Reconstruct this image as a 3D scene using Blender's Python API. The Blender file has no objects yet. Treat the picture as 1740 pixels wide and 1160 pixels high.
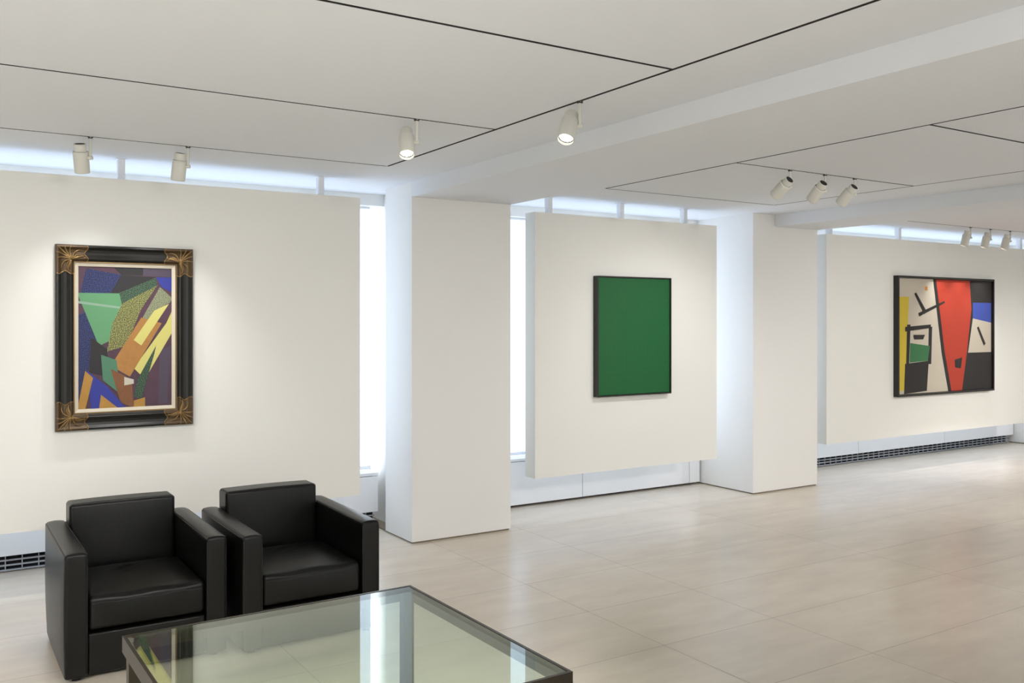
import bpy, bmesh, math, random
from mathutils import Vector, Matrix
C = bpy.context.scene.collection
R = math.radians
random.seed(7)

# ------------------------------------------------------------------ camera
W_PX, H_PX, F_PX, V0 = 1740.0, 1160.0, 1551.0, 545.3
YAW, EYE = 0.5671, 1.65
cd = bpy.data.cameras.new('camera')
cam = bpy.data.objects.new('camera', cd); C.objects.link(cam)
cam.location = (0, 0, EYE)
cam.rotation_euler = (math.pi / 2, 0, -YAW)
cd.sensor_fit = 'HORIZONTAL'; cd.sensor_width = 36.0
cd.lens = F_PX / W_PX * 36.0
cd.shift_y = -(H_PX / 2 - V0) / W_PX
cd.clip_start = 0.05
bpy.context.scene.camera = cam

# ------------------------------------------------------------------ exposure
vs = bpy.context.scene.view_settings
vs.view_transform = 'Standard'; vs.look = 'None'; vs.gamma = 1; vs.use_curve_mapping = False
vs.exposure = 0.0
world = bpy.data.worlds.new('world'); bpy.context.scene.world = world
world.use_nodes = True
wb = world.node_tree.nodes['Background']
wb.inputs['Color'].default_value = (0.72, 0.86, 1.0, 1); wb.inputs['Strength'].default_value = 1.0

# light levels
WARM = (1.0, 0.985, 0.985)
BLIND_E = 1.2          # daylight seen through the blinds
PANE_E = 3.5
SPOT_W = 54.0
REAR_W = 300.0
DOWN_W = 400.0
FRONT_W = 235.0
CEIL_Z, SOFFIT_Z = 2.678, 2.570
FLOOR_X = (-3.0, 16.0); ROOM_Y = (-4.5, 6.79)

# ------------------------------------------------------------------ helpers
def srgb(r, g, b):
    f = lambda c: (c / 255 / 12.92) if c / 255 <= 0.04045 else ((c / 255 + 0.055) / 1.055) ** 2.4
    return (f(r), f(g), f(b), 1.0)

def mat(name, col, rough=0.5, metal=0.0, spec=0.5, bump=0.0, bscale=200.0, var=0.0, vscale=4.0):
    m = bpy.data.materials.new(name); m.use_nodes = True
    nt = m.node_tree; b = nt.nodes['Principled BSDF']
    b.inputs['Base Color'].default_value = col
    b.inputs['Roughness'].default_value = rough
    b.inputs['Metallic'].default_value = metal
    b.inputs['Specular IOR Level'].default_value = spec
    tc = nt.nodes.new('ShaderNodeTexCoord')
    if var > 0:
        n = nt.nodes.new('ShaderNodeTexNoise'); n.inputs['Scale'].default_value = vscale; n.inputs['Detail'].default_value = 5
        nt.links.new(tc.outputs['Object'], n.inputs['Vector'])
        mx = nt.nodes.new('ShaderNodeMix'); mx.data_type = 'RGBA'
        mx.inputs[6].default_value = (col[0] * (1 - var), col[1] * (1 - var), col[2] * (1 - var), 1)
        mx.inputs[7].default_value = (min(1, col[0] * (1 + var)), min(1, col[1] * (1 + var)), min(1, col[2] * (1 + var)), 1)
        nt.links.new(n.outputs['Fac'], mx.inputs[0]); nt.links.new(mx.outputs[2], b.inputs['Base Color'])
    if bump > 0:
        n2 = nt.nodes.new('ShaderNodeTexNoise'); n2.inputs['Scale'].default_value = bscale; n2.inputs['Detail'].default_value = 3
        bp = nt.nodes.new('ShaderNodeBump'); bp.inputs['Strength'].default_value = bump; bp.inputs['Distance'].default_value = 0.002
        nt.links.new(tc.outputs['Object'], n2.inputs['Vector'])
        nt.links.new(n2.outputs['Fac'], bp.inputs['Height']); nt.links.new(bp.outputs['Normal'], b.inputs['Normal'])
    return m

def emit(name, col, s):
    m = bpy.data.materials.new(name); m.use_nodes = True
    b = m.node_tree.nodes['Principled BSDF']
    b.inputs['Base Color'].default_value = (0.8, 0.8, 0.8, 1)
    b.inputs['Emission Color'].default_value = col; b.inputs['Emission Strength'].default_value = s
    return m

def dotted(name, ground, dot, scale=160.0, size=0.33, rnd=0.45):
    """painted ground with rows of small dots"""
    m = bpy.data.materials.new(name); m.use_nodes = True
    nt = m.node_tree; b = nt.nodes['Principled BSDF']; b.inputs['Roughness'].default_value = 0.6
    tc = nt.nodes.new('ShaderNodeTexCoord')
    v = nt.nodes.new('ShaderNodeTexVoronoi'); v.voronoi_dimensions = '2D'; v.inputs['Scale'].default_value = scale; v.inputs['Randomness'].default_value = rnd
    sp = nt.nodes.new('ShaderNodeSeparateXYZ'); cb = nt.nodes.new('ShaderNodeCombineXYZ')
    nt.links.new(tc.outputs['Object'], sp.inputs[0]); nt.links.new(sp.outputs['X'], cb.inputs['X']); nt.links.new(sp.outputs['Z'], cb.inputs['Y'])
    nt.links.new(cb.outputs[0], v.inputs['Vector'])
    lt = nt.nodes.new('ShaderNodeMath'); lt.operation = 'LESS_THAN'; lt.inputs[1].default_value = size
    nt.links.new(v.outputs['Distance'], lt.inputs[0])
    mx = nt.nodes.new('ShaderNodeMix'); mx.data_type = 'RGBA'
    mx.inputs[6].default_value = ground; mx.inputs[7].default_value = dot
    nt.links.new(lt.outputs[0], mx.inputs[0]); nt.links.new(mx.outputs[2], b.inputs['Base Color'])
    return m

M = {}
M['wall'] = mat('white_paint', srgb(238, 237, 233), 0.85, spec=0.2, bump=0.08, bscale=300)
M['ceiling'] = mat('ceiling_paint', srgb(235, 237, 240), 0.9, spec=0.2, bump=0.05, bscale=250)
M['panel'] = mat('panel_paint', srgb(239, 238, 232), 0.85, spec=0.2, bump=0.08, bscale=300)
M['cover'] = mat('white_enamel', srgb(240, 242, 245), 0.45, spec=0.3)
M['slot'] = mat('slot_dark', srgb(52, 50, 47), 0.6)
M['shadowgap'] = mat('recess_brown', srgb(128, 116, 98), 0.7)
M['grille'] = mat('grille_metal', srgb(168, 174, 184), 0.45, metal=0.2)
M['dark'] = mat('dark_void', srgb(26, 27, 32), 0.8)
M['lamp'] = mat('lamp_white', srgb(222, 220, 210), 0.4, spec=0.4)
M['lamp_dark'] = mat('lamp_vent', srgb(60, 60, 58), 0.6)
M['lens'] = emit('lens_glow', (1, 0.97, 0.93, 1), 14.0)
M['blind'] = emit('blind_fabric', (0.69, 0.83, 1.06, 1), BLIND_E)
M['pane'] = emit('window_daylight', (0.86, 0.93, 1.0, 1), PANE_E)
M['leather'] = mat('black_leather', srgb(10, 10, 8), 0.33, spec=0.30, bump=0.35, bscale=260, var=0.12, vscale=6)
M['seam'] = mat('leather_seam', srgb(14, 13, 12), 0.5)
M['bronze'] = mat('dark_bronze', srgb(66, 60, 52), 0.32, metal=0.85, bump=0.03, bscale=80)
M['blackframe'] = mat('black_lacquer', srgb(26, 24, 21), 0.35, spec=0.5)
M['ebony'] = mat('ebonised_wood', srgb(26, 25, 21), 0.34, spec=0.35, bump=0.08, bscale=60)
M['gilt'] = mat('old_gilding', srgb(80, 62, 40), 0.42, metal=0.4, bump=0.4, bscale=70, var=0.3, vscale=30)
M['giltlight'] = mat('worn_gilding', srgb(140, 112, 70), 0.32, metal=0.6, bump=0.2, bscale=90)
M['liner'] = mat('cream_liner', srgb(206, 197, 177), 0.8)

# stone floor
def stone():
    m = bpy.data.materials.new('limestone'); m.use_nodes = True
    nt = m.node_tree; b = nt.nodes['Principled BSDF']
    at = nt.nodes.new('ShaderNodeAttribute'); at.attribute_name = 'tone'
    tc = nt.nodes.new('ShaderNodeTexCoord')
    mp = nt.nodes.new('ShaderNodeMapping'); mp.inputs['Scale'].default_value = (1.0, 3.2, 1.0)
    nt.links.new(tc.outputs['Object'], mp.inputs['Vector'])
    n = nt.nodes.new('ShaderNodeTexNoise'); n.inputs['Scale'].default_value = 2.2; n.inputs['Detail'].default_value = 7; n.inputs['Roughness'].default_value = 0.6
    nt.links.new(mp.outputs['Vector'], n.inputs['Vector'])
    cr = nt.nodes.new('ShaderNodeValToRGB')
    cr.color_ramp.elements[0].position = 0.25; cr.color_ramp.elements[0].color = srgb(215, 202, 184)
    cr.color_ramp.elements[1].position = 0.75; cr.color_ramp.elements[1].color = srgb(235, 223, 206)
    nt.links.new(n.outputs['Fac'], cr.inputs['Fac'])
    mx = nt.nodes.new('ShaderNodeMix'); mx.data_type = 'RGBA'; mx.blend_type = 'MULTIPLY'; mx.inputs[0].default_value = 1.0
    nt.links.new(cr.outputs['Color'], mx.inputs[6]); nt.links.new(at.outputs['Color'], mx.inputs[7])
    nt.links.new(mx.outputs[2], b.inputs['Base Color'])
    n2 = nt.nodes.new('ShaderNodeTexNoise'); n2.inputs['Scale'].default_value = 3.0; n2.inputs['Detail'].default_value = 4
    nt.links.new(tc.outputs['Object'], n2.inputs['Vector'])
    mr = nt.nodes.new('ShaderNodeMapRange'); mr.inputs['To Min'].default_value = 0.25; mr.inputs['To Max'].default_value = 0.32
    nt.links.new(n2.outputs['Fac'], mr.inputs['Value']); b.inputs['Roughness'].default_value = 0.29
    b.inputs['Specular IOR Level'].default_value = 0.75
    return m
M['stone'] = stone()
M['grout'] = mat('grout', srgb(172, 163, 149), 0.8)

# plate glass: clear, faint green, reflecting more towards grazing angles
def glass():
    m = bpy.data.materials.new('plate_glass'); m.use_nodes = True
    nt = m.node_tree; nt.nodes.clear()
    out = nt.nodes.new('ShaderNodeOutputMaterial')
    lw = nt.nodes.new('ShaderNodeLayerWeight'); lw.inputs['Blend'].default_value = 0.5
    p = nt.nodes.new('ShaderNodeMath'); p.operation = 'POWER'; p.inputs[1].default_value = 4.5
    nt.links.new(lw.outputs['Facing'], p.inputs[0])
    ma = nt.nodes.new('ShaderNodeMath'); ma.operation = 'MULTIPLY_ADD'; ma.inputs[1].default_value = 0.94; ma.inputs[2].default_value = 0.06
    nt.links.new(p.outputs[0], ma.inputs[0])
    t = nt.nodes.new('ShaderNodeBsdfTransparent'); t.inputs['Color'].default_value = (0.86, 0.93, 0.86, 1)
    g = nt.nodes.new('ShaderNodeBsdfGlossy'); g.inputs['Roughness'].default_value = 0.0; g.inputs['Color'].default_value = (0.97, 1, 0.97, 1)
    mx = nt.nodes.new('ShaderNodeMixShader')
    nt.links.new(ma.outputs[0], mx.inputs[0]); nt.links.new(t.outputs[0], mx.inputs[1]); nt.links.new(g.outputs[0], mx.inputs[2])
    nt.links.new(mx.outputs[0], out.inputs['Surface'])
    return m
M['glass'] = glass()

class MB:
    """collects shapes into one mesh"""
    def __init__(s): s.v = []; s.f = []; s.mi = []; s.sm = []
    def add(s, vs_, fs, mi=0, smooth=False):
        o = len(s.v); s.v += [tuple(v) for v in vs_]
        for f in fs: s.f.append(tuple(i + o for i in f)); s.mi.append(mi); s.sm.append(smooth)
        return s
    def box(s, x0, x1, y0, y1, z0, z1, mi=0):
        v = [(x0, y0, z0), (x1, y0, z0), (x1, y1, z0), (x0, y1, z0), (x0, y0, z1), (x1, y0, z1), (x1, y1, z1), (x0, y1, z1)]
        return s.add(v, [(3, 2, 1, 0), (4, 5, 6, 7), (0, 1, 5, 4), (1, 2, 6, 5), (2, 3, 7, 6), (3, 0, 4, 7)], mi)
    def tube(s, pts, rad, n=10, mi=0, caps=True, smooth=True):
        pts = [Vector(p) for p in pts]
        rr = rad if isinstance(rad, (list, tuple)) else [rad] * len(pts)
        vs_ = []; fs = []
        for i, p in enumerate(pts):
            a = pts[max(i - 1, 0)]; b = pts[min(i + 1, len(pts) - 1)]
            d = (b - a)
            if d.length < 1e-9: d = Vector((0, 0, 1))
            d.normalize()
            if i == 0:
                u = d.orthogonal().normalized()
            else:
                u = (u - d * u.dot(d)).normalized()
            w = d.cross(u)
            for k in range(n):
                t = 2 * math.pi * k / n
                vs_.append(p + (u * math.cos(t) + w * math.sin(t)) * rr[i])
        for i in range(len(pts) - 1):
            for k in range(n):
                k2 = (k + 1) % n
                fs.append((i * n + k, i * n + k2, (i + 1) * n + k2, (i + 1) * n + k))
        s.add(vs_, fs, mi, smooth)
        if caps:
            s.add([vs_[k] for k in range(n)], [tuple(reversed(range(n)))], mi)
            s.add([vs_[(len(pts) - 1) * n + k] for k in range(n)], [tuple(range(n))], mi)
        return s
    def rev(s, prof, n=32, mi=0, smooth=True):
        """profile (radius, z) turned about z"""
        vs_ = []; fs = []
        for r_, z_ in prof:
            for k in range(n):
                t = 2 * math.pi * k / n; vs_.append((r_ * math.cos(t), r_ * math.sin(t), z_))
        for i in range(len(prof) - 1):
            for k in range(n):
                k2 = (k + 1) % n
                fs.append((i * n + k, i * n + k2, (i + 1) * n + k2, (i + 1) * n + k))
        return s.add(vs_, fs, mi, smooth)
    def rbox(s, c, size, r, n=8, m=3, fn=None, mi=0):
        """box with rounded edges; fn(point, unit position) may bulge it"""
        H = [q / 2 for q in size]
        def axis(h, nn):
            a = [-h + r - r * math.tan(R(45) * (1 - i / m)) for i in range(m)]
            b = [-(h - r) + 2 * (h - r) * i / nn for i in range(nn + 1)]
            return a + b + [-q for q in reversed(a)]
        ax = [axis(h, n) for h in H]
        ids = {}; vs_ = []; fs = []
        def vid(p):
            k = tuple(round(q, 6) for q in p)
            if k not in ids:
                q = [max(-(H[i] - r), min(H[i] - r, p[i])) for i in range(3)]
                d = Vector([p[i] - q[i] for i in range(3)])
                P = Vector(q) + (d.normalized() * r if d.length > 1e-9 else d)
                if fn: P = Vector(fn(P, (p[0] / H[0], p[1] / H[1], p[2] / H[2])))
                ids[k] = len(vs_); vs_.append((P[0] + c[0], P[1] + c[1], P[2] + c[2]))
            return ids[k]
        for a in range(3):
            b, e = (a + 1) % 3, (a + 2) % 3
            for sg in (-1, 1):
                for i in range(len(ax[b]) - 1):
                    for j in range(len(ax[e]) - 1):
                        q = []
                        for (bi, ei) in ((i, j), (i + 1, j), (i + 1, j + 1), (i, j + 1)):
                            p = [0, 0, 0]; p[a] = sg * H[a]; p[b] = ax[b][bi]; p[e] = ax[e][ei]
                            q.append(vid(p))
                        if sg < 0: q.reverse()
                        fs.append(tuple(q))
        return s.add(vs_, fs, mi, True)
    def build(s, name, mats, parent=None, **props):
        me = bpy.data.meshes.new(name); me.from_pydata(s.v, [], s.f)
        if not isinstance(mats, (list, tuple)): mats = [mats]
        for m in mats: me.materials.append(m)
        for p, i, q in zip(me.polygons, s.mi, s.sm): p.material_index = i; p.use_smooth = q
        me.update()
        o = bpy.data.objects.new(name, me); C.objects.link(o)
        if parent: o.parent = parent
        for k, v in props.items(): o[k] = v
        return o

def empty(name, loc, label, cat, group=None):
    o = bpy.data.objects.new(name, None); C.objects.link(o); o.location = loc
    o.empty_display_size = 0.1
    o['label'] = label; o['category'] = cat
    if group: o['group'] = group
    return o
def tag(o, label, cat, group=None):
    o['label'] = label; o['category'] = cat
    if group: o['group'] = group
    return o
def struct(name, mb, m, parent=None, label=None):
    o = mb.build(name, m, parent)
    if not parent: o['kind'] = 'structure'
    if label: o['label'] = label
    return o

# ------------------------------------------------------------------ floor
def build_floor():
    xs = [-3.45, -1.8, -0.15, 1.5, 3.15, 3.95, 5.6, 7.25, 8.9, 10.55, 12.2, 13.85, 15.5, 17.15]
    ys = [2.866 + 0.6385 * k for k in range(-12, 8)]
    xs = [max(FLOOR_X[0], min(FLOOR_X[1], x)) for x in xs]
    mb = MB(); tones = []
    g = 0.0014
    mb.box(FLOOR_X[0], FLOOR_X[1], ROOM_Y[0], 7.3, -0.06, -0.0012, 1); tones += [1.0] * 6
    for i in range(len(xs) - 1):
        for j in range(len(ys) - 1):
            x0, x1 = xs[i] + g, xs[i + 1] - g
            y0, y1 = max(ROOM_Y[0], ys[j] + g), min(7.3, ys[j + 1] - g)
            if x1 <= x0 or y1 <= y0: continue
            mb.add([(x0, y0, 0), (x1, y0, 0), (x1, y1, 0), (x0, y1, 0)], [(0, 1, 2, 3)], 0)
            tones.append(random.uniform(0.97, 1.0))
    o = struct('floor', mb, [M['stone'], M['grout']])
    a = o.data.color_attributes.new('tone', 'FLOAT_COLOR', 'CORNER')
    k = 0
    for p, t in zip(o.data.polygons, tones):
        for _ in p.loop_indices:
            a.data[k].color = (t, t * random.choice((1.0, 1.0)), t * 0.995, 1); k += 1
build_floor()

# ------------------------------------------------------------------ ceiling with track slots
SW = 0.021                       # slot width
YS = (-4.2, -2.8, -1.4, 0.0, 1.40, 2.80, 4.19, 5.565)
slots = []                       # (x0,x1,y0,y1)
def bay(xa, xb, y_end, ys):
    """long slots along both sides, cross slots between"""
    if xa is not None: slots.append((xa - SW / 2, xa + SW / 2, ROOM_Y[0] + .1, y_end + SW / 2))
    if xb is not None: slots.append((xb - SW / 2, xb + SW / 2, ROOM_Y[0] + .1, y_end + SW / 2))
    L = xa + SW / 2 if xa is not None else FLOOR_X[0] + .1
    Rr = xb - SW / 2 if xb is not None else FLOOR_X[1] - .1
    for y in ys: slots.append((L, Rr, y - SW / 2, y + SW / 2))
bay(None, 2.561, 5.562, (-4.2, -2.8, -1.4, 0.0, 1.40, 2.796, 4.182, 5.562))
bay(4.417, 6.321, 5.587, (-2.8, -1.4, 0.0, 1.40, 2.859, 4.224, 5.587))
bay(8.40, 11.6, 5.735, (-2.8, -1.4, 0.0, 1.40, 2.90, 4.30, 5.735))
def build_ceiling():
    X0, X1, Y0, Y1 = FLOOR_X[0], FLOOR_X[1], ROOM_Y[0], 6.85
    xs = sorted(set([X0, X1] + [round(q, 5) for s_ in slots for q in s_[:2]]))
    ys = sorted(set([Y0, Y1] + [round(q, 5) for s_ in slots for q in s_[2:]]))
    mb = MB()
    def inslot(x, y): return any(a < x < b and c < y < d for a, b, c, d in slots)
    for i in range(len(xs) - 1):
        j = 0
        while j < len(ys) - 1:
            xm = (xs[i] + xs[i + 1]) / 2
            if inslot(xm, (ys[j] + ys[j + 1]) / 2): j += 1; continue
            k = j
            while k + 1 < len(ys) - 1 and not inslot(xm, (ys[k + 1] + ys[k + 2]) / 2): k += 1
            mb.box(xs[i], xs[i + 1], ys[j], ys[k + 1], CEIL_Z, CEIL_Z + 0.05)
            j = k + 1
    mb.box(X0, X1, Y0, 7.35, CEIL_Z + 0.09, CEIL_Z + 0.15)
    struct('ceiling', mb, M['ceiling'])
build_ceiling()
# the dark channels in the slots: one run of track per bay
def track(name, idx, label):
    mb = MB()
    for (a, b, c, d) in [slots[i] for i in idx]:
        mb.box(a - 0.004, b + 0.004, c - 0.004, d + 0.004, CEIL_Z + 0.052, CEIL_Z + 0.085, 0)
        e = 0.0015                                        # thin channel lips lining the slot
        if (b - a) < (d - c):
            mb.box(a, a + e, c, d, CEIL_Z + 0.001, CEIL_Z + 0.052, 0); mb.box(b - e, b, c, d, CEIL_Z + 0.001, CEIL_Z + 0.052, 0)
        else:
            mb.box(a, b, c, c + e, CEIL_Z + 0.001, CEIL_Z + 0.052, 0); mb.box(a, b, d - e, d, CEIL_Z + 0.001, CEIL_Z + 0.052, 0)
    o = mb.build(name, M['slot']); tag(o, label, 'ceiling track', 'recessed lighting tracks')
n1 = 9
track('ceiling_track', range(0, 9), 'dark recessed lighting track in the ceiling in front of the first beam, above the armchairs')
track('ceiling_track', range(9, 18), 'dark recessed lighting track grid in the ceiling between the two beams')
track('ceiling_track', range(18, len(slots)), 'thin dark recessed lighting track in the far ceiling beyond the second beam')

struct('trim_1', MB().box(3.004, 3.87, ROOM_Y[0], 6.094, SOFFIT_Z, CEIL_Z), M['ceiling'], label='white ceiling beam meeting the nearer column')
struct('trim_2', MB().box(6.905, 7.552, ROOM_Y[0], 6.094, SOFFIT_Z - .004, CEIL_Z), M['ceiling'], label='white ceiling beam meeting the farther column')

# ------------------------------------------------------------------ columns (piers of the window wall), recess at the base
def pier(name, x0, x1, step, label):
    mb = MB()
    mb.box(x0, x1, 6.096, 6.56, 0.012, CEIL_Z)
    mb.box(x0 + step, x1 - 0.0, 6.56, 7.35, 0.012, CEIL_Z)
    mb.box(x0 + 0.010, x1 - 0.010, 6.106, 7.35, 0.0, 0.012, 1)
    struct(name, mb, [M['wall'], M['shadowgap']], label=label)
pier('wall_column_1', 3.004, 3.869, 0.12, 'white square column nearest the armchairs')
pier('wall_column_2', 6.603, 7.523, 0.0, 'white square column between the green painting and the red painting')
pier('wall_column_3', 12.40, 13.30, 0.0, 'white column at the far right end of the window wall')

# ------------------------------------------------------------------ window bays: header, window, blind, radiator cover
bays = [(-2.9, 3.124, 1), (3.869, 6.603, 2), (7.523, 12.40, 3)]
for x0, x1, k in bays:
    struct('trim_%d' % (k + 2), MB().box(x0, x1, 6.85, 7.10, 2.585, CEIL_Z + 0.05), M['wall'], label='white header above window %d' % k)
    fr = MB(); w = 0.05
    fr.box(x0, x1, 7.12, 7.18, 0.43, 0.43 + w); fr.box(x0, x1, 7.12, 7.18, 2.585 - w, 2.585)
    nb = max(2, int((x1 - x0) / 1.3))
    for i in range(nb + 1):
        xc = x0 + 0.025 + (x1 - x0 - 0.05) * i / nb
        fr.box(xc - 0.025, xc + 0.025, 7.12, 7.18, 0.43 + w, 2.585 - w)
    f = struct('window_%d' % k, fr, M['cover'])
    struct('pane', MB().box(x0, x1, 7.20, 7.206, 0.40, 2.62), M['pane'], parent=f)
    struct('wall_window_%d' % k, MB().box(x0, x1, 7.22, 7.34, 0.0, CEIL_Z), M['wall'])

def radiator(name, x0, x1, gz, has_grille, joints, label, yf=6.79):
    root = empty(name, ((x0 + x1) / 2, yf, 0), label, 'radiator cover', 'radiator covers under the windows')
    ox, oy = (x0 + x1) / 2, yf
    def b(mb, *a): return mb.box(a[0] - ox, a[1] - ox, a[2] - oy, a[3] - oy, a[4], a[5])
    edges = [x0] + joints + [x1]
    for i in range(len(edges) - 1):
        mb = MB(); b(mb, edges[i] + 0.003, edges[i + 1] - 0.003, yf, yf + 0.02, gz, 0.402)
        mb.build('front_panel', M['cover'], root)
    mb = MB(); b(mb, x0, x1, yf, 7.115, 0.407, 0.430); mb.build('ledge', M['cover'], root)
    mb = MB(); b(mb, x0 + .005, x1 - .005, yf + 0.10, yf + 0.11, 0.0, 0.40); mb.build('backing', M['dark'], root)
    if has_grille:
        mb = MB(); yg = yf + 0.055
        nz = 5
        for i in range(nz):
            z = 0.012 + (gz + 0.012) * i / (nz - 1)
            b(mb, x0 + .01, x1 - .01, yg, yg + 0.012, z - 0.0052, z + 0.0052)
        x = x0 + 0.06
        while x < x1 - .02:
            b(mb, x - 0.003, x + 0.003, yg - 0.001, yg + 0.013, 0.004, gz + 0.03); x += 0.098
        mb.build('grille', M['grille'], root)
    return root
radiator('radiator_cover', -2.88, 3.045, 0.118, True, [-1.4, 0.1, 1.6], 'long white radiator cover with a louvred base behind the armchairs')
radiator('radiator_cover', 3.885, 6.585, 0.022, False, [5.1, 6.44], 'white radiator cover down to the floor, below the green painting')
radiator('radiator_cover', 7.54, 12.385, 0.112, True, [9.1, 10.8], 'white radiator cover with a grey louvred base below the red painting')

def blind(x0, x1, label, k):
    root = empty('roller_blind', ((x0 + x1) / 2, 6.95, 2.6), label, 'blind', 'white roller blinds')
    h = (x1 - x0) / 2
    MB().box(-h, h, -0.001, 0.001, -2.135, -0.03).build('fabric', M['blind'], root)
    MB().box(-h, h, -0.008, 0.008, -2.165, -2.135).build('bottom_bar', M['cover'], root)
    MB().tube([(-h, 0.02, -0.03), (h, 0.02, -0.03)], 0.022, 16).build('roller', M['cover'], root)
blind(-2.8, 3.045, 'glowing white roller blind in the gap left of the nearer column', 1)
blind(3.90, 6.50, 'glowing white roller blind behind the panel of the green painting', 2)
blind(7.60, 12.30, 'glowing white roller blind behind the panel of the red painting', 3)

# other walls of the room
struct('wall_back', MB().box(FLOOR_X[0], FLOOR_X[1], ROOM_Y[0] - .1, ROOM_Y[0], 0, CEIL_Z), M['wall'])
struct('wall_left', MB().box(FLOOR_X[0] - .1, FLOOR_X[0], ROOM_Y[0] - .1, 7.34, 0, CEIL_Z + .1), M['wall'])
struct('wall_right', MB().box(FLOOR_X[1], FLOOR_X[1] + .1, ROOM_Y[0] - .1, 7.34, 0, CEIL_Z + .1), M['wall'])
struct('wall_window_4', MB().box(13.30, 16.0, 6.8, 7.34, 0, CEIL_Z), M['wall'])

# ------------------------------------------------------------------ suspended display panels
PY = 6.108
def display_panel(x0, x1, zb, zt, posts, label):
    cx = (x0 + x1) / 2
    root = empty('display_panel', (cx, PY, zb), label, 'display panel', 'suspended white display panels')
    MB().box(x0 - cx, x1 - cx, 0, 0.145, 0, zt - zb).build('board', M['panel'], root)
    for x in posts:
        p = MB().box(x - .021 - cx, x + .021 - cx, 0.092, 0.145, zt - zb, CEIL_Z - zb - 0.001)
        p.box(x - .029 - cx, x + .029 - cx, 0.082, 0.155, CEIL_Z - zb - 0.004, CEIL_Z - zb - 0.0005)
        p.build('hanger_post', M['cover'], root)
display_panel(-2.0, 2.598, 0.403, 2.534, (-0.4, 1.02, 2.343), 'wide white display panel behind the armchairs holding the ornate framed painting')
display_panel(4.111, 6.136, 0.378, 2.532, (4.325, 5.09, 5.835), 'squarish white display panel holding the green painting between the columns')
display_panel(7.679, 11.92, 0.395, 2.536, (7.87, 9.03, 11.49), 'far white display panel holding the red, black and white painting')

# ------------------------------------------------------------------ framed works
def frame_sweep(mb, w, h, prof, mi=0, smooth=False, seg=None):
    """prof: list of (inset, height off the wall); centred on 0,0 in x,z; the wall is y=0, the room is -y"""
    loops = []
    for a, d in prof:
        X, Z = w / 2 - a, h / 2 - a
        loops.append([(-X, -d, -Z), (X, -d, -Z), (X, -d, Z), (-X, -d, Z)])
    for side in range(4):
        vs_ = []; fs = []
        for L in loops: vs_ += [L[side], L[(side + 1) % 4]]
        for i in range(len(loops) - 1): fs.append((2 * i, 2 * i + 1, 2 * i + 3, 2 * i + 2))
        mb.add(vs_, fs, mi, smooth)
    return mb

# --- painting 1: ornate frame, abstract facets
def prof_at(prof, a):
    for (a0, d0), (a1, d1) in zip(prof, prof[1:]):
        if a0 <= a <= a1 and a1 > a0: return d0 + (d1 - d0) * (a - a0) / (a1 - a0)
    return prof[-1][1]

def canvas(name, w, h, y, polys, mats, parent, bar=0.0):
    mb = MB()
    mb.add([(-w / 2, y, -h / 2), (w / 2, y, -h / 2), (w / 2, y, h / 2), (-w / 2, y, h / 2)], [(0, 1, 2, 3)], 0)
    mb.box(-w / 2, w / 2, y + 0.0005, y + 0.012, -h / 2, h / 2, 0)
    for k, (mi, pts) in enumerate(polys):
        yy = y - 0.0002 * (k + 1)
        mb.add([((s - 0.5) * w, yy, (0.5 - t) * h) for s, t in reversed(pts)], [tuple(range(len(pts)))], mi)
    return mb.build(name, mats, parent)

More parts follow.
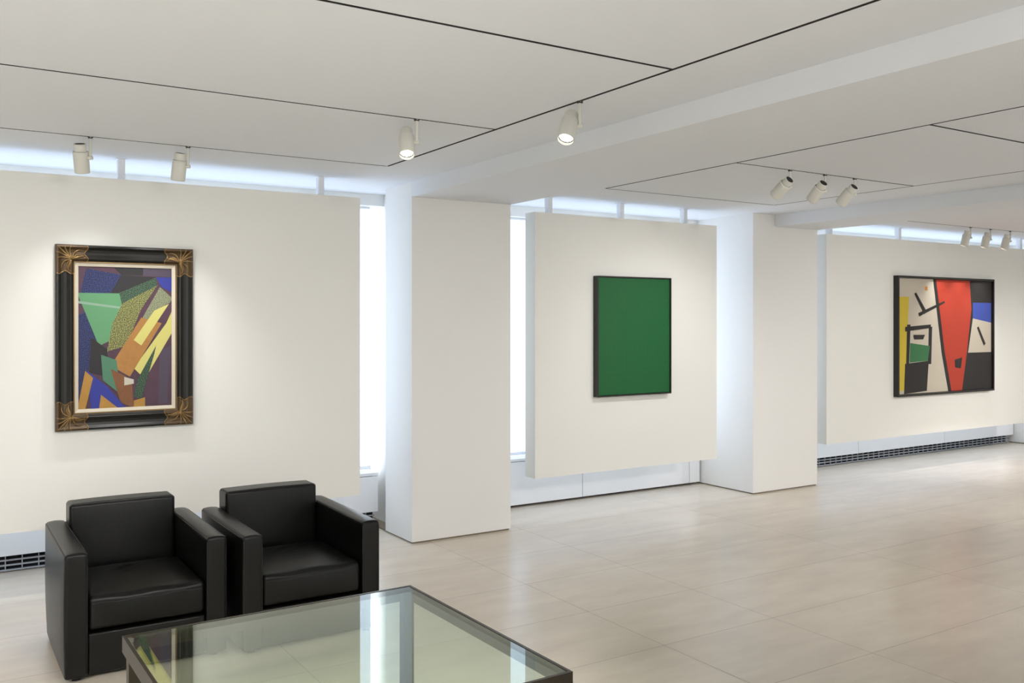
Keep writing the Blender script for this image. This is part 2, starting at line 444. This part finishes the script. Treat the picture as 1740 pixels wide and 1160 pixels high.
def painting_one():
    W, H = 0.797, 1.124
    root = empty('framed_painting', (1.0275, PY, 1.549), 'painting of coloured facets in an ornate black and gilt frame above the left armchair', 'painting', 'paintings on the display panels')
    prof = [(0, 0.002), (0, 0.044), (0.006, 0.054), (0.014, 0.056), (0.022, 0.050), (0.030, 0.043), (0.045, 0.039), (0.060, 0.041), (0.072, 0.048), (0.080, 0.053), (0.086, 0.052), (0.090, 0.042), (0.096, 0.036), (0.102, 0.034), (0.104, 0.012)]
    fr = frame_sweep(MB(), W, H, prof, 0).build('frame', M['ebony'], root)
    # thin gilt inner lip
    frame_sweep(MB(), W - 0.198, H - 0.198, [(0, 0.030), (0.001, 0.036), (0.005, 0.036), (0.006, 0.022)], 0).build('gilt_lip', M['giltlight'], root)
    frame_sweep(MB(), W - 0.210, H - 0.210, [(0, 0.026), (0.002, 0.030), (0.022, 0.022), (0.022, 0.012)], 0).build('liner', M['liner'], root)
    L = 0.168
    for sx in (-1, 1):
        for sz in (-1, 1):
            mb = MB()
            def P(a, s, lift=0.0025, horiz=True):
                # a inset from the edge, s distance from the corner along the edge
                if horiz: x, z = W / 2 - s, H / 2 - a
                else: x, z = W / 2 - a, H / 2 - s
                return (sx * x, -(prof_at(prof, a) + lift), sz * z)
            ins = [p[0] for p in prof[1:-1]]
            for hz in (True, False):
                ss = 10
                for i in range(len(ins) - 1):
                    for q in range(ss):
                        a0, a1 = ins[i], ins[i + 1]
                        def S(a, q_): 
                            end = L + 0.010 * math.sin(a / 0.104 * math.pi * 3)
                            return a + (end - a) * q_ / ss
                        quad = [P(a0, S(a0, q), .0025, hz), P(a0, S(a0, q + 1), .0025, hz), P(a1, S(a1, q + 1), .0025, hz), P(a1, S(a1, q), .0025, hz)]
                        mb.add(quad, [(0, 1, 2, 3)], 0, True)
                # scalloped edge bead
                pts = [P(a, L + 0.010 * math.sin(a / 0.104 * math.pi * 3), .004, hz) for a in [0.004 + 0.096 * t / 14 for t in range(15)]]
                mb.tube(pts, 0.0028, 6, 1)
            # carved acanthus leaves fanning out of the inner corner
            def leaf(ang, ln, curl, r0):
                pts = []; rad = []
                for t in range(11):
                    u_ = t / 10
                    a_ = R(ang + curl * u_ * u_)
                    x = 0.090 - ln * u_ * math.cos(a_)
                    z = 0.090 - ln * u_ * math.sin(a_)
                    x = max(0.004, min(0.16, x)); z = max(0.004, min(0.16, z))
                    a = min(x, z)
                    lift = 0.003 + 0.006 * math.sin(u_ * math.pi)
                    pts.append((sx * (W / 2 - x), -(prof_at(prof, min(a, 0.1)) + lift), sz * (H / 2 - z)))
                    rad.append(max(0.0007, 1.25 * r0 * math.sin(math.pi * (0.12 + 0.86 * u_)) ** 0.7))
                mb.tube(pts, rad, 6, 1)
            leaf(45, 0.118, 0, 0.0042)
            for sg in (-1, 1):
                leaf(45 + sg * 11, 0.108, sg * 8, 0.0036)
                leaf(45 + sg * 25, 0.092, sg * 18, 0.0034)
                leaf(45 + sg * 50, 0.082, sg * 40, 0.0040)
                leaf(45 + sg * 72, 0.072, sg * 55, 0.0034)
                leaf(45 + sg * 95, 0.074, sg * 30, 0.0036)
                leaf(45 + sg * 108, 0.088, sg * 12, 0.0030)
            mb.build('corner_ornament', [M['gilt'], M['giltlight']], root)
    P_ = {'plum': mat('paint_plum', srgb(76, 50, 65), .6, var=.25, vscale=14), 'bluedot': dotted('paint_blue_dots', srgb(21, 22, 36), srgb(57, 79, 163), 140, .27),
          'black': mat('paint_black', srgb(33, 31, 33), .6), 'green': mat('paint_green', srgb(89, 143, 100), .6, var=.08), 'sage': mat('paint_sage', srgb(129, 157, 136), .6),
          'dgdot': dotted('paint_green_dots', srgb(24, 41, 34), srgb(89, 126, 93), 150, .30), 'oldot': dotted('paint_olive_dots', srgb(57, 57, 40), srgb(169, 172, 95), 150, .34),
          'padot': dotted('paint_pale_dots', srgb(96, 100, 79), srgb(153, 158, 122), 160, .38), 'ochre': mat('paint_ochre', srgb(163, 115, 57), .6, var=.2, vscale=30),
          'yellow': mat('paint_yellow', srgb(200, 193, 110), .6), 'brown': mat('paint_brown', srgb(120, 77, 43), .6, var=.25, vscale=30), 'blue': mat('paint_blue', srgb(40, 50, 138), .6, var=.12),
          'gold': mat('paint_gold', srgb(169, 126, 53), .6, var=.15, vscale=20), 'violet': mat('paint_violet', srgb(72, 62, 79), .6, var=.15), 'cream': mat('paint_cream', srgb(193, 187, 172), .6), 'mid': mat('paint_midgreen', srgb(72, 120, 93), .6)}
    K = list(P_); ix = {k: i for i, k in enumerate(K)}
    polys = [
        ('bluedot', [(0, .35), (0, .97), (.02, .97), (.2, .5), (.14, .3)]),
        ('bluedot', [(.09, .02), (.45, .06), (.33, .20), (.03, .20)]),
        ('black', [(.36, 0), (.68, 0), (.68, .06), (.45, .06)]),
        ('black', [(.45, .06), (.82, .07), (.42, .20), (.33, .20)]),
        ('violet', [(.68, 0), (1, 0), (1, .07), (.68, .06)]),
        ('blue', [(.82, .07), (1, .07), (1, .18), (.88, .14)]),
        ('dgdot', [(.42, .19), (.82, .07), (.83, .13), (.46, .26)]),
        ('green', [(0, .19), (.43, .19), (.48, .34), (.40, .50), (.22, .56)]),
        ('sage', [(0, .245), (.455, .285), (.46, .30), (0, .262)]),
        ('oldot', [(.46, .26), (.83, .13), (.66, .30), (.50, .56), (.30, .60), (.36, .40)]),
        ('padot', [(.86, .14), (1, .22), (.60, .62), (.42, .66)]),
        ('black', [(.14, .5), (.30, .58), (.34, .78), (.12, .74)]),
        ('plum', [(.84, .30), (1, .24), (1, 1), (.70, 1)]),
        ('violet', [(.86, .60), (.98, .56), (.94, .98), (.84, .98)]),
        ('yellow', [(.93, .40), (1, .30), (1, .46), (.70, .80), (.58, .72)]),
        ('ochre', [(.66, .36), (.88, .40), (.54, .78), (.34, .70)]),
        ('yellow', [(.80, .31), (.96, .26), (.66, .56), (.58, .52)]),
        ('mid', [(.24, .62), (.40, .66), (.44, .90), (.26, .80)]),
        ('brown', [(.34, .72), (.56, .80), (.58, 1), (.44, .96)]),
        ('dgdot', [(.62, .80), (.82, .56), (.80, .62), (.66, .94), (.58, .92)]),
        ('blue', [(.10, .73), (.30, .84), (.50, 1), (.14, 1)]),
        ('gold', [(.08, .73), (.16, .78), (.08, 1), (0, 1)]),
        ('gold', [(.24, .90), (.42, 1), (.22, 1)]),
        ('gold', [(.58, .95), (.70, .93), (.70, 1), (.58, 1)]),
        ('cream', [(.48, .78), (.58, .80), (.58, .83), (.48, .84)]),
    ]
    canvas('canvas', 0.556, 0.880, -0.015, [(ix[a], b) for a, b in polys], [P_[k] for k in K], root)
painting_one()

def painting_two():
    root = empty('framed_painting', (5.113, PY, 1.5205), 'plain green painting in a thin black frame on the panel between the columns', 'painting', 'paintings on the display panels')
    W, H = 0.824, 1.018
    frame_sweep(MB(), W, H, [(0, 0.0), (0, 0.058), (0.012, 0.058), (0.012, 0.030)], 0).build('frame', M['blackframe'], root)
    g = dotted('paint_emerald', srgb(0, 92, 40), srgb(0, 44, 20), 21, 0.062, 0.12)
    canvas('canvas', W - 0.028, H - 0.028, -0.048, [], [g], root)
painting_two()

def painting_three():
    W, H = 1.850, 1.312
    root = empty('framed_painting', (9.703, PY, 1.486), 'large painting of red, black, blue and cream colour blocks in a black frame', 'painting', 'paintings on the display panels')
    frame_sweep(MB(), W, H, [(0, 0.0), (0, 0.060), (0.022, 0.060), (0.026, 0.030)], 0).build('frame', M['blackframe'], root)
    ms = [mat('paint_bone', srgb(193, 184, 167), .7, var=.04, vscale=5), mat('paint_lemon', srgb(200, 177, 53), .7), mat('paint_soot', srgb(33, 30, 28), .7),
          mat('paint_leaf', srgb(53, 110, 67), .7, var=.1), mat('paint_vermilion', srgb(172, 53, 31), .7, var=.06, vscale=3), mat('paint_cobalt', srgb(57, 76, 160), .7), mat('paint_amber', srgb(193, 126, 43), .7)]
    polys = [
        (1, [(.01, .16), (.11, .16), (.07, .97), (.0, .97)]),
        (2, [(.07, .74), (.31, .72), (.29, .985), (.06, 1)]),
        (2, [(.09, .40), (.125, .40), (.11, .75), (.08, .75)]),
        (2, [(.31, .42), (.345, .42), (.335, .75), (.30, .75)]),
        (3, [(.12, .56), (.32, .59), (.30, .72), (.115, .73)]),
        (2, [(.355, 0), (.395, 0), (.48, .64), (.555, 1), (.515, 1), (.445, .66)]),
        (4, [(.385, 0), (.75, 0), (.77, .26), (.725, .62), (.665, 1), (.55, 1), (.475, .64)]),
        (2, [(.75, 0), (1, 0), (1, 1), (.665, 1), (.725, .62), (.77, .26)]),
        (5, [(.785, .20), (.995, .20), (.995, .385), (.785, .345)]),
        (0, [(.785, .345), (.995, .385), (.995, .66), (.732, .66)]),
        (6, [(.27, .065), (.295, .065), (.295, .10), (.27, .10)]),
        # plain brush bars
        (2, [(.16, .13), (.18, .12), (.29, .29), (.26, .31)]),
        (2, [(.20, .30), (.47, .19), (.48, .205), (.21, .33)]),
        (2, [(.07, .42), (.33, .40), (.33, .43), (.07, .46)]),
        (2, [(.15, .49), (.27, .49), (.25, .53), (.16, .53)]),
        (2, [(.83, .43), (.85, .42), (.93, .58), (.91, .60)]),
        (2, [(.585, .72), (.665, .70), (.65, .80), (.59, .79)]),
    ]
    canvas('canvas', W - 0.054, H - 0.054, -0.036, polys, ms, root)
painting_three()

# ------------------------------------------------------------------ track spotlights
def spot_proto():
    """head built pointing down -z about its pivot; parts re-used by every lamp"""
    d = {}
    b = MB()
    b.rev([(0.0, -0.094), (0.0365, -0.095), (0.0375, -0.118), (0.0395, -0.118), (0.041, -0.112), (0.041, -0.005), (0.0395, 0.0), (0.036, 0.002), (0.034, -0.004), (0.036, -0.006), (0.0365, -0.095)], 32)
    d['body'] = b
    c = MB()
    c.rev([(0.031, -0.01), (0.0325, 0.004), (0.0325, 0.040), (0.031, 0.044), (0.027, 0.044), (0.027, 0.040), (0.0, 0.040)], 32)
    d['rear_cap'] = c
    v = MB()
    for i in range(-4, 5):
        x = i * 0.0058; l = math.sqrt(max(0, 0.026 ** 2 - x * x))
        if l > 0.004: v.box(x - 0.0018, x + 0.0018, -l, l, 0.0405, 0.0440)
    v.rev([(0.0, 0.0402), (0.0268, 0.0402)], 24)
    d['vent'] = v
    le = MB()
    le.rev([(0.0, -0.1035), (0.018, -0.103), (0.032, -0.101), (0.032, -0.096)], 28)
    d['lens'] = le
    ri = MB(); ri.rev([(0.0325, -0.098), (0.0322, -0.1045), (0.0340, -0.1045), (0.0345, -0.098)], 28)
    d['lens_ring'] = ri
    kn = MB(); kn.tube([(0.038, 0, -0.035), (0.066, 0, -0.035)], 0.0085, 14)
    d['pivot'] = kn
    return d
PROTO = spot_proto(); PM = {}
mats_of = {'body': M['lamp'], 'rear_cap': M['lamp'], 'vent': M['lamp_dark'], 'lens': M['lens'], 'lens_ring': M['lamp_dark'], 'pivot': M['lamp']}
LENS_OFF = emit('lens_wash', (1, 0.95, 0.88, 1), 4.0)
def spotlight(tx, ty, aim, label, watts, cone=50, blend=0.7, stem=0.118, cowl=False, group='white track spotlights', side=None):
    root = empty('track_spotlight', (tx, ty, CEIL_Z), label, 'spotlight', group)
    # the pivot sits beside the head, on the side towards +x of the view
    rgt = Vector((math.cos(YAW), -math.sin(YAW), 0))
    MB().tube([(0, 0, -0.001), (0, 0, -stem)], 0.0078, 12).build('stem', M['lamp'], root)
    mb = MB().box(-0.014, 0.014, -0.006, 0.006, -0.004, -0.0002); mb.box(-0.010, 0.010, -0.009, 0.009, -0.010, -0.004); mb.build('track_clip', M['lamp_dark'], root)
    centre = Vector((tx, ty, CEIL_Z - stem)) - rgt * 0.052
    dirv = (Vector(aim) - centre).normalized()
    zax = -dirv
    xax = (rgt - zax * rgt.dot(zax)).normalized(); yax = zax.cross(xax)
    rot = Matrix((xax, yax, zax)).transposed().to_4x4()
    mw = Matrix.Translation(Vector((0, 0, -stem)) - rgt * 0.052) @ rot @ Matrix.Translation((0, 0, 0.035))
    for k in ('body', 'rear_cap', 'lens'):
        key = k
        if k not in PM:
            o = PROTO[k].build(k, mats_of[k], root); PM[k] = o
        else:
            o = PM[k].copy(); C.objects.link(o); o.parent = root
        o.matrix_local = mw
        kids = {'rear_cap': ['vent'], 'lens': ['lens_ring'], 'body': []}[k]
        for c in kids:
            if c not in PM: q = PROTO[c].build(c, mats_of[c], o); PM[c] = q
            else: q = PM[c].copy(); C.objects.link(q); q.parent = o
    p = MB().tube([tuple(Vector((0, 0, -stem)) + rgt * 0.012), tuple(Vector((0, 0, -stem)) - rgt * 0.014)], 0.0105, 14); p.build('pivot', M['lamp'], root)
    if cowl:
        mb = MB(); n = 24; vs_ = []; fs = []
        for k in range(n):
            t = 2 * math.pi * k / n
            L2 = 0.118 + 0.022 * (0.5 + 0.5 * math.cos(t))
            for rr, zz in ((0.0408, -0.110), (0.0408, -L2), (0.038, -L2), (0.038, -0.110)): vs_.append((rr * math.cos(t), rr * math.sin(t), zz))
        for k in range(n):
            k2 = (k + 1) % n
            for j in range(3): fs.append((4 * k + j, 4 * k2 + j, 4 * k2 + j + 1, 4 * k + j + 1))
        o = mb.add(vs_, fs, 0, True).build('cowl', M['lamp'], root); o.matrix_local = mw
    ld = bpy.data.lights.new('beam', 'SPOT'); ld.energy = watts; ld.color = WARM
    ld.spot_size = R(cone); ld.spot_blend = blend; ld.shadow_soft_size = 0.028
    lo = bpy.data.objects.new('beam', ld); C.objects.link(lo); lo.parent = root
    lo.matrix_local = mw @ Matrix.Translation((0, 0, -0.150))
    return root
# lamps: (track x, track y, aim point, label, power factor, cone)
spotlight(0.752, 5.562, (0.90, 6.09, 1.10), 'track spotlight above the ornate framed painting, left of the two', SPOT_W * .36, 92, 1.0)
spotlight(1.279, 5.562, (1.16, 6.09, 0.70), 'track spotlight above the ornate framed painting, right of the two', SPOT_W * .50, 88, 1.0)
spotlight(2.088, 4.182, (1.52, 3.00, 0.2), 'lit track spotlight facing the room in front of the first beam, the left one', SPOT_W * 1.0, 70, 0.9)
spotlight(2.561, 3.430, (1.62, 2.85, 0.8), 'lit track spotlight on the long ceiling slot before the first beam, the right one', SPOT_W * 1.0, 70, 0.9)
spotlight(4.935, 4.224, (5.00, 6.09, 1.30), 'track spotlight aimed at the green painting, left of the trio', SPOT_W * .46, 82, 1.0)
spotlight(5.295, 4.224, (5.55, 6.09, 0.95), 'track spotlight aimed at the green painting, middle of the trio', SPOT_W * .46, 82, 1.0)
spotlight(5.620, 4.224, (5.66, 6.09, 1.00), 'track spotlight aimed at the green painting, right of the trio', SPOT_W * .46, 82, 1.0)
spotlight(9.61, 5.735, (9.50, 6.09, 1.05), 'far track spotlight above the red painting, left of the trio', SPOT_W * .60, 74, 1.0, cowl=True)
spotlight(10.00, 5.735, (9.88, 6.09, 1.05), 'far track spotlight above the red painting, middle of the trio', SPOT_W * .60, 74, 1.0, cowl=True)
spotlight(10.40, 5.735, (10.28, 6.09, 1.05), 'far track spotlight above the red painting, right of the trio', SPOT_W * .60, 74, 1.0, cowl=True)
# unseen spots without fixtures, added to supply the room's general light
def fill_light(x, y, aim, w, cone=120, col=(0.88, 0.95, 1.04)):
    ld = bpy.data.lights.new('fill_beam', 'SPOT'); ld.energy = w; ld.color = col
    ld.spot_size = R(cone); ld.spot_blend = 1.0; ld.shadow_soft_size = 0.15
    lo = bpy.data.objects.new('fill_beam', ld); C.objects.link(lo); lo.location = (x, y, CEIL_Z - .22)
    lo.rotation_euler = (Vector(aim) - Vector((x, y, CEIL_Z - .22))).to_track_quat('-Z', 'Y').to_euler()
for x, y in ((-1.5, -1.4), (1.0, -1.4), (4.9, -1.4), (6.6, -1.4), (9.2, -1.4), (11.4, -1.4)):  # added fill bounced off the back wall
    fill_light(x, y, (x, ROOM_Y[0], 1.2), REAR_W)
for x, y, f in ((-1.8, 0.9, 1.25), (-0.6, -0.2, 1.2), (8.2, -3.0, 0.5), (10.4, 1.4, 0.5), (14.0, 1.0, 1.0)):  # added fill pointing down, to lift floor and ceiling
    fill_light(x, y, (x, y + 0.2, 0), DOWN_W * f, 130)
for x, y, ax, ay, f in ((-1.8, 1.4, -0.2, 6.4, 1.1), (1.3, 0.8, 1.7, 6.6, 0.9), (4.9, 0.0, 5.4, 6.8, 1.05), (8.4, 1.4, 8.4, 6.6, 1.1), (11.6, 2.6, 10.8, 6.2, 1.0)):  # added fill thrown towards the window wall
    fill_light(x, y, (ax, ay, 0.0), FRONT_W * f, 66, (1.0, 0.955, 0.93))

# ------------------------------------------------------------------ leather armchairs
def armchair(x0, y0, label):
    """x0,y0: left front corner of the chair on the floor; it faces -y"""
    root = empty('armchair', (x0 + 0.3625, y0, 0), label, 'armchair', 'black leather armchairs')
    HW = 0.3625; AW = 0.097; D = 0.835; AH = 0.585
    rnd = random.Random(int(x0 * 100))
    def arm(s):
        def fn(P, u):
            x, y, z = P
            bul = (1 - u[1] ** 2) * (1 - u[2] ** 2)
            if s * x > 0.02: x += s * 0.024 * bul ** 0.7
            if u[2] > 0.9: z += 0.007 * (1 - u[0] ** 2) * (1 if abs(u[1]) < 1 else .5)
            # rear edge leans back towards the top
            if u[1] > 0: y += u[1] * (0.085 * (u[2]) - 0.085)* 0.5 * 2 * .5
            return (x, y, z)
        mb = MB().rbox((s * (HW - AW / 2), D / 2, 0.02 + (AH - 0.02) / 2), (AW, D, AH - 0.02), 0.013, 12, 3, fn)
        a = mb.build('arm', M['leather'], root)
        sm = MB()
        for xx in (-1, 1):
            xe = s * (HW - AW / 2) + xx * (AW / 2 - 0.004)
            off = 0.0015
            sm.tube([(xe + xx * .002, 0.012 + (D - 0.03) * t / 12, AH - 0.0055 + off) for t in range(13)], 0.0022, 6)
            sm.tube([(xe + xx * .001, 0.0035, 0.03 + (AH - 0.05) * t / 8) for t in range(9)], 0.0020, 6)
        sm.build('seam', M['seam'], a)
    arm(-1); arm(1)
    IW = 2 * (HW - AW)
    # lower front rail and frame
    MB().rbox((0, 0.37, 0.115), (IW - 0.002, 0.70, 0.19), 0.010, 6, 2).build('base', M['leather'], root)
    # seat cushion, crowned with a few sitting creases
    def seatf(P, u):
        x, y, z = P
        if u[2] > 0.5:
            z += 0.026 * (1 - abs(u[0]) ** 2.4) * (1 - abs(u[1]) ** 2.4)
            cr = math.exp(-((u[0] + 0.1) / 0.34) ** 2) * math.exp(-((u[1] - 0.25) / 0.30) ** 2)
            z += 0.0085 * cr * math.sin(34 * (u[1] + 0.20 * u[0]) )
        if u[1] < -0.9: y -= 0.010 * (1 - u[0] ** 2) * (1 - u[2] ** 2) ; z += 0.0022 * math.sin(7 * u[0] + x0) * (u[2] > 0.3)
        return (x, y, z)
    c = MB().rbox((0, 0.014 + 0.29, 0.30), (IW - 0.006, 0.58, 0.155), 0.022, 26, 4, seatf).build('seat_cushion', M['leather'], root)
    sm = MB(); w = IW / 2 - 0.02
    sm.tube([(-w + 2 * w * t / 20, 0.0128 - 0.004 * (1 - (t / 10 - 1) ** 2), 0.346 + 0.003 * math.sin(t * .9 + x0)) for t in range(21)], 0.0022, 6)
    sm.build('seam', M['seam'], c)
    # backrest, leaning back slightly
    def backf(P, u):
        x, y, z = P
        y += 0.015 * (u[2] * 0.5 + 0.5)
        if u[1] < 0: y -= 0.012 * (1 - u[0] ** 2) * (1 - u[2] ** 2)
        if u[2] > 0.9: z += 0.004 * (1 - u[0] ** 2)
        return (x, y, z)
    b = MB().rbox((0, 0.742, 0.355), (IW - 0.002, 0.16, 0.674), 0.020, 12, 4, backf).build('backrest', M['leather'], root)
    sm = MB(); w = IW / 2 - 0.006
    sm.tube([(-w, 0.684, 0.684), (0, 0.682, 0.688), (w, 0.684, 0.684)], 0.0022, 6)
    sm.build('seam', M['seam'], b)
    for sx in (-1, 1):
        for yy in (0.05, 0.68):
            MB().tube([(sx * 0.31, yy, 0), (sx * 0.31, yy, 0.03)], 0.018, 12).build('foot', M['dark'], root)
    return root
armchair(0.511, 4.568, 'black leather armchair on the left, nearer the glass table')
armchair(1.296, 4.490, 'black leather armchair on the right, nearer the column')

# ------------------------------------------------------------------ glass coffee table
def table():
    H = 0.4655
    root = empty('coffee_table', (1.220, 3.090, 0), 'square glass coffee table with a dark metal frame in front of the armchairs', 'coffee table')
    S = 0.6045; t = 0.012; rh = 0.062
    for k in range(4):
        a = k * math.pi / 2
        mb = MB().box(-S, S - t, -S, -S + t, H - rh, H)
        o = mb.build('rail', M['bronze'], root); o.rotation_euler = (0, 0, a)
    for sx in (-1, 1):
        for sy in (-1, 1):
            x, y = sx * (S - t - 0.024), sy * (S - t - 0.024)
            MB().box(x - 0.0235, x + 0.0235, y - 0.0235, y + 0.0235, 0, H - 0.016).build('leg', M['bronze'], root)
    g = S - t - 0.002
    MB().rbox((0, 0, H - 0.0075), (2 * g, 2 * g, 0.012), 0.0015, 2, 1).build('glass_top', M['glass'], root)
    for f in bpy.data.objects['glass_top'].data.polygons: f.use_smooth = False
    root.rotation_euler = (0, 0, R(0.72))
    return root
table()
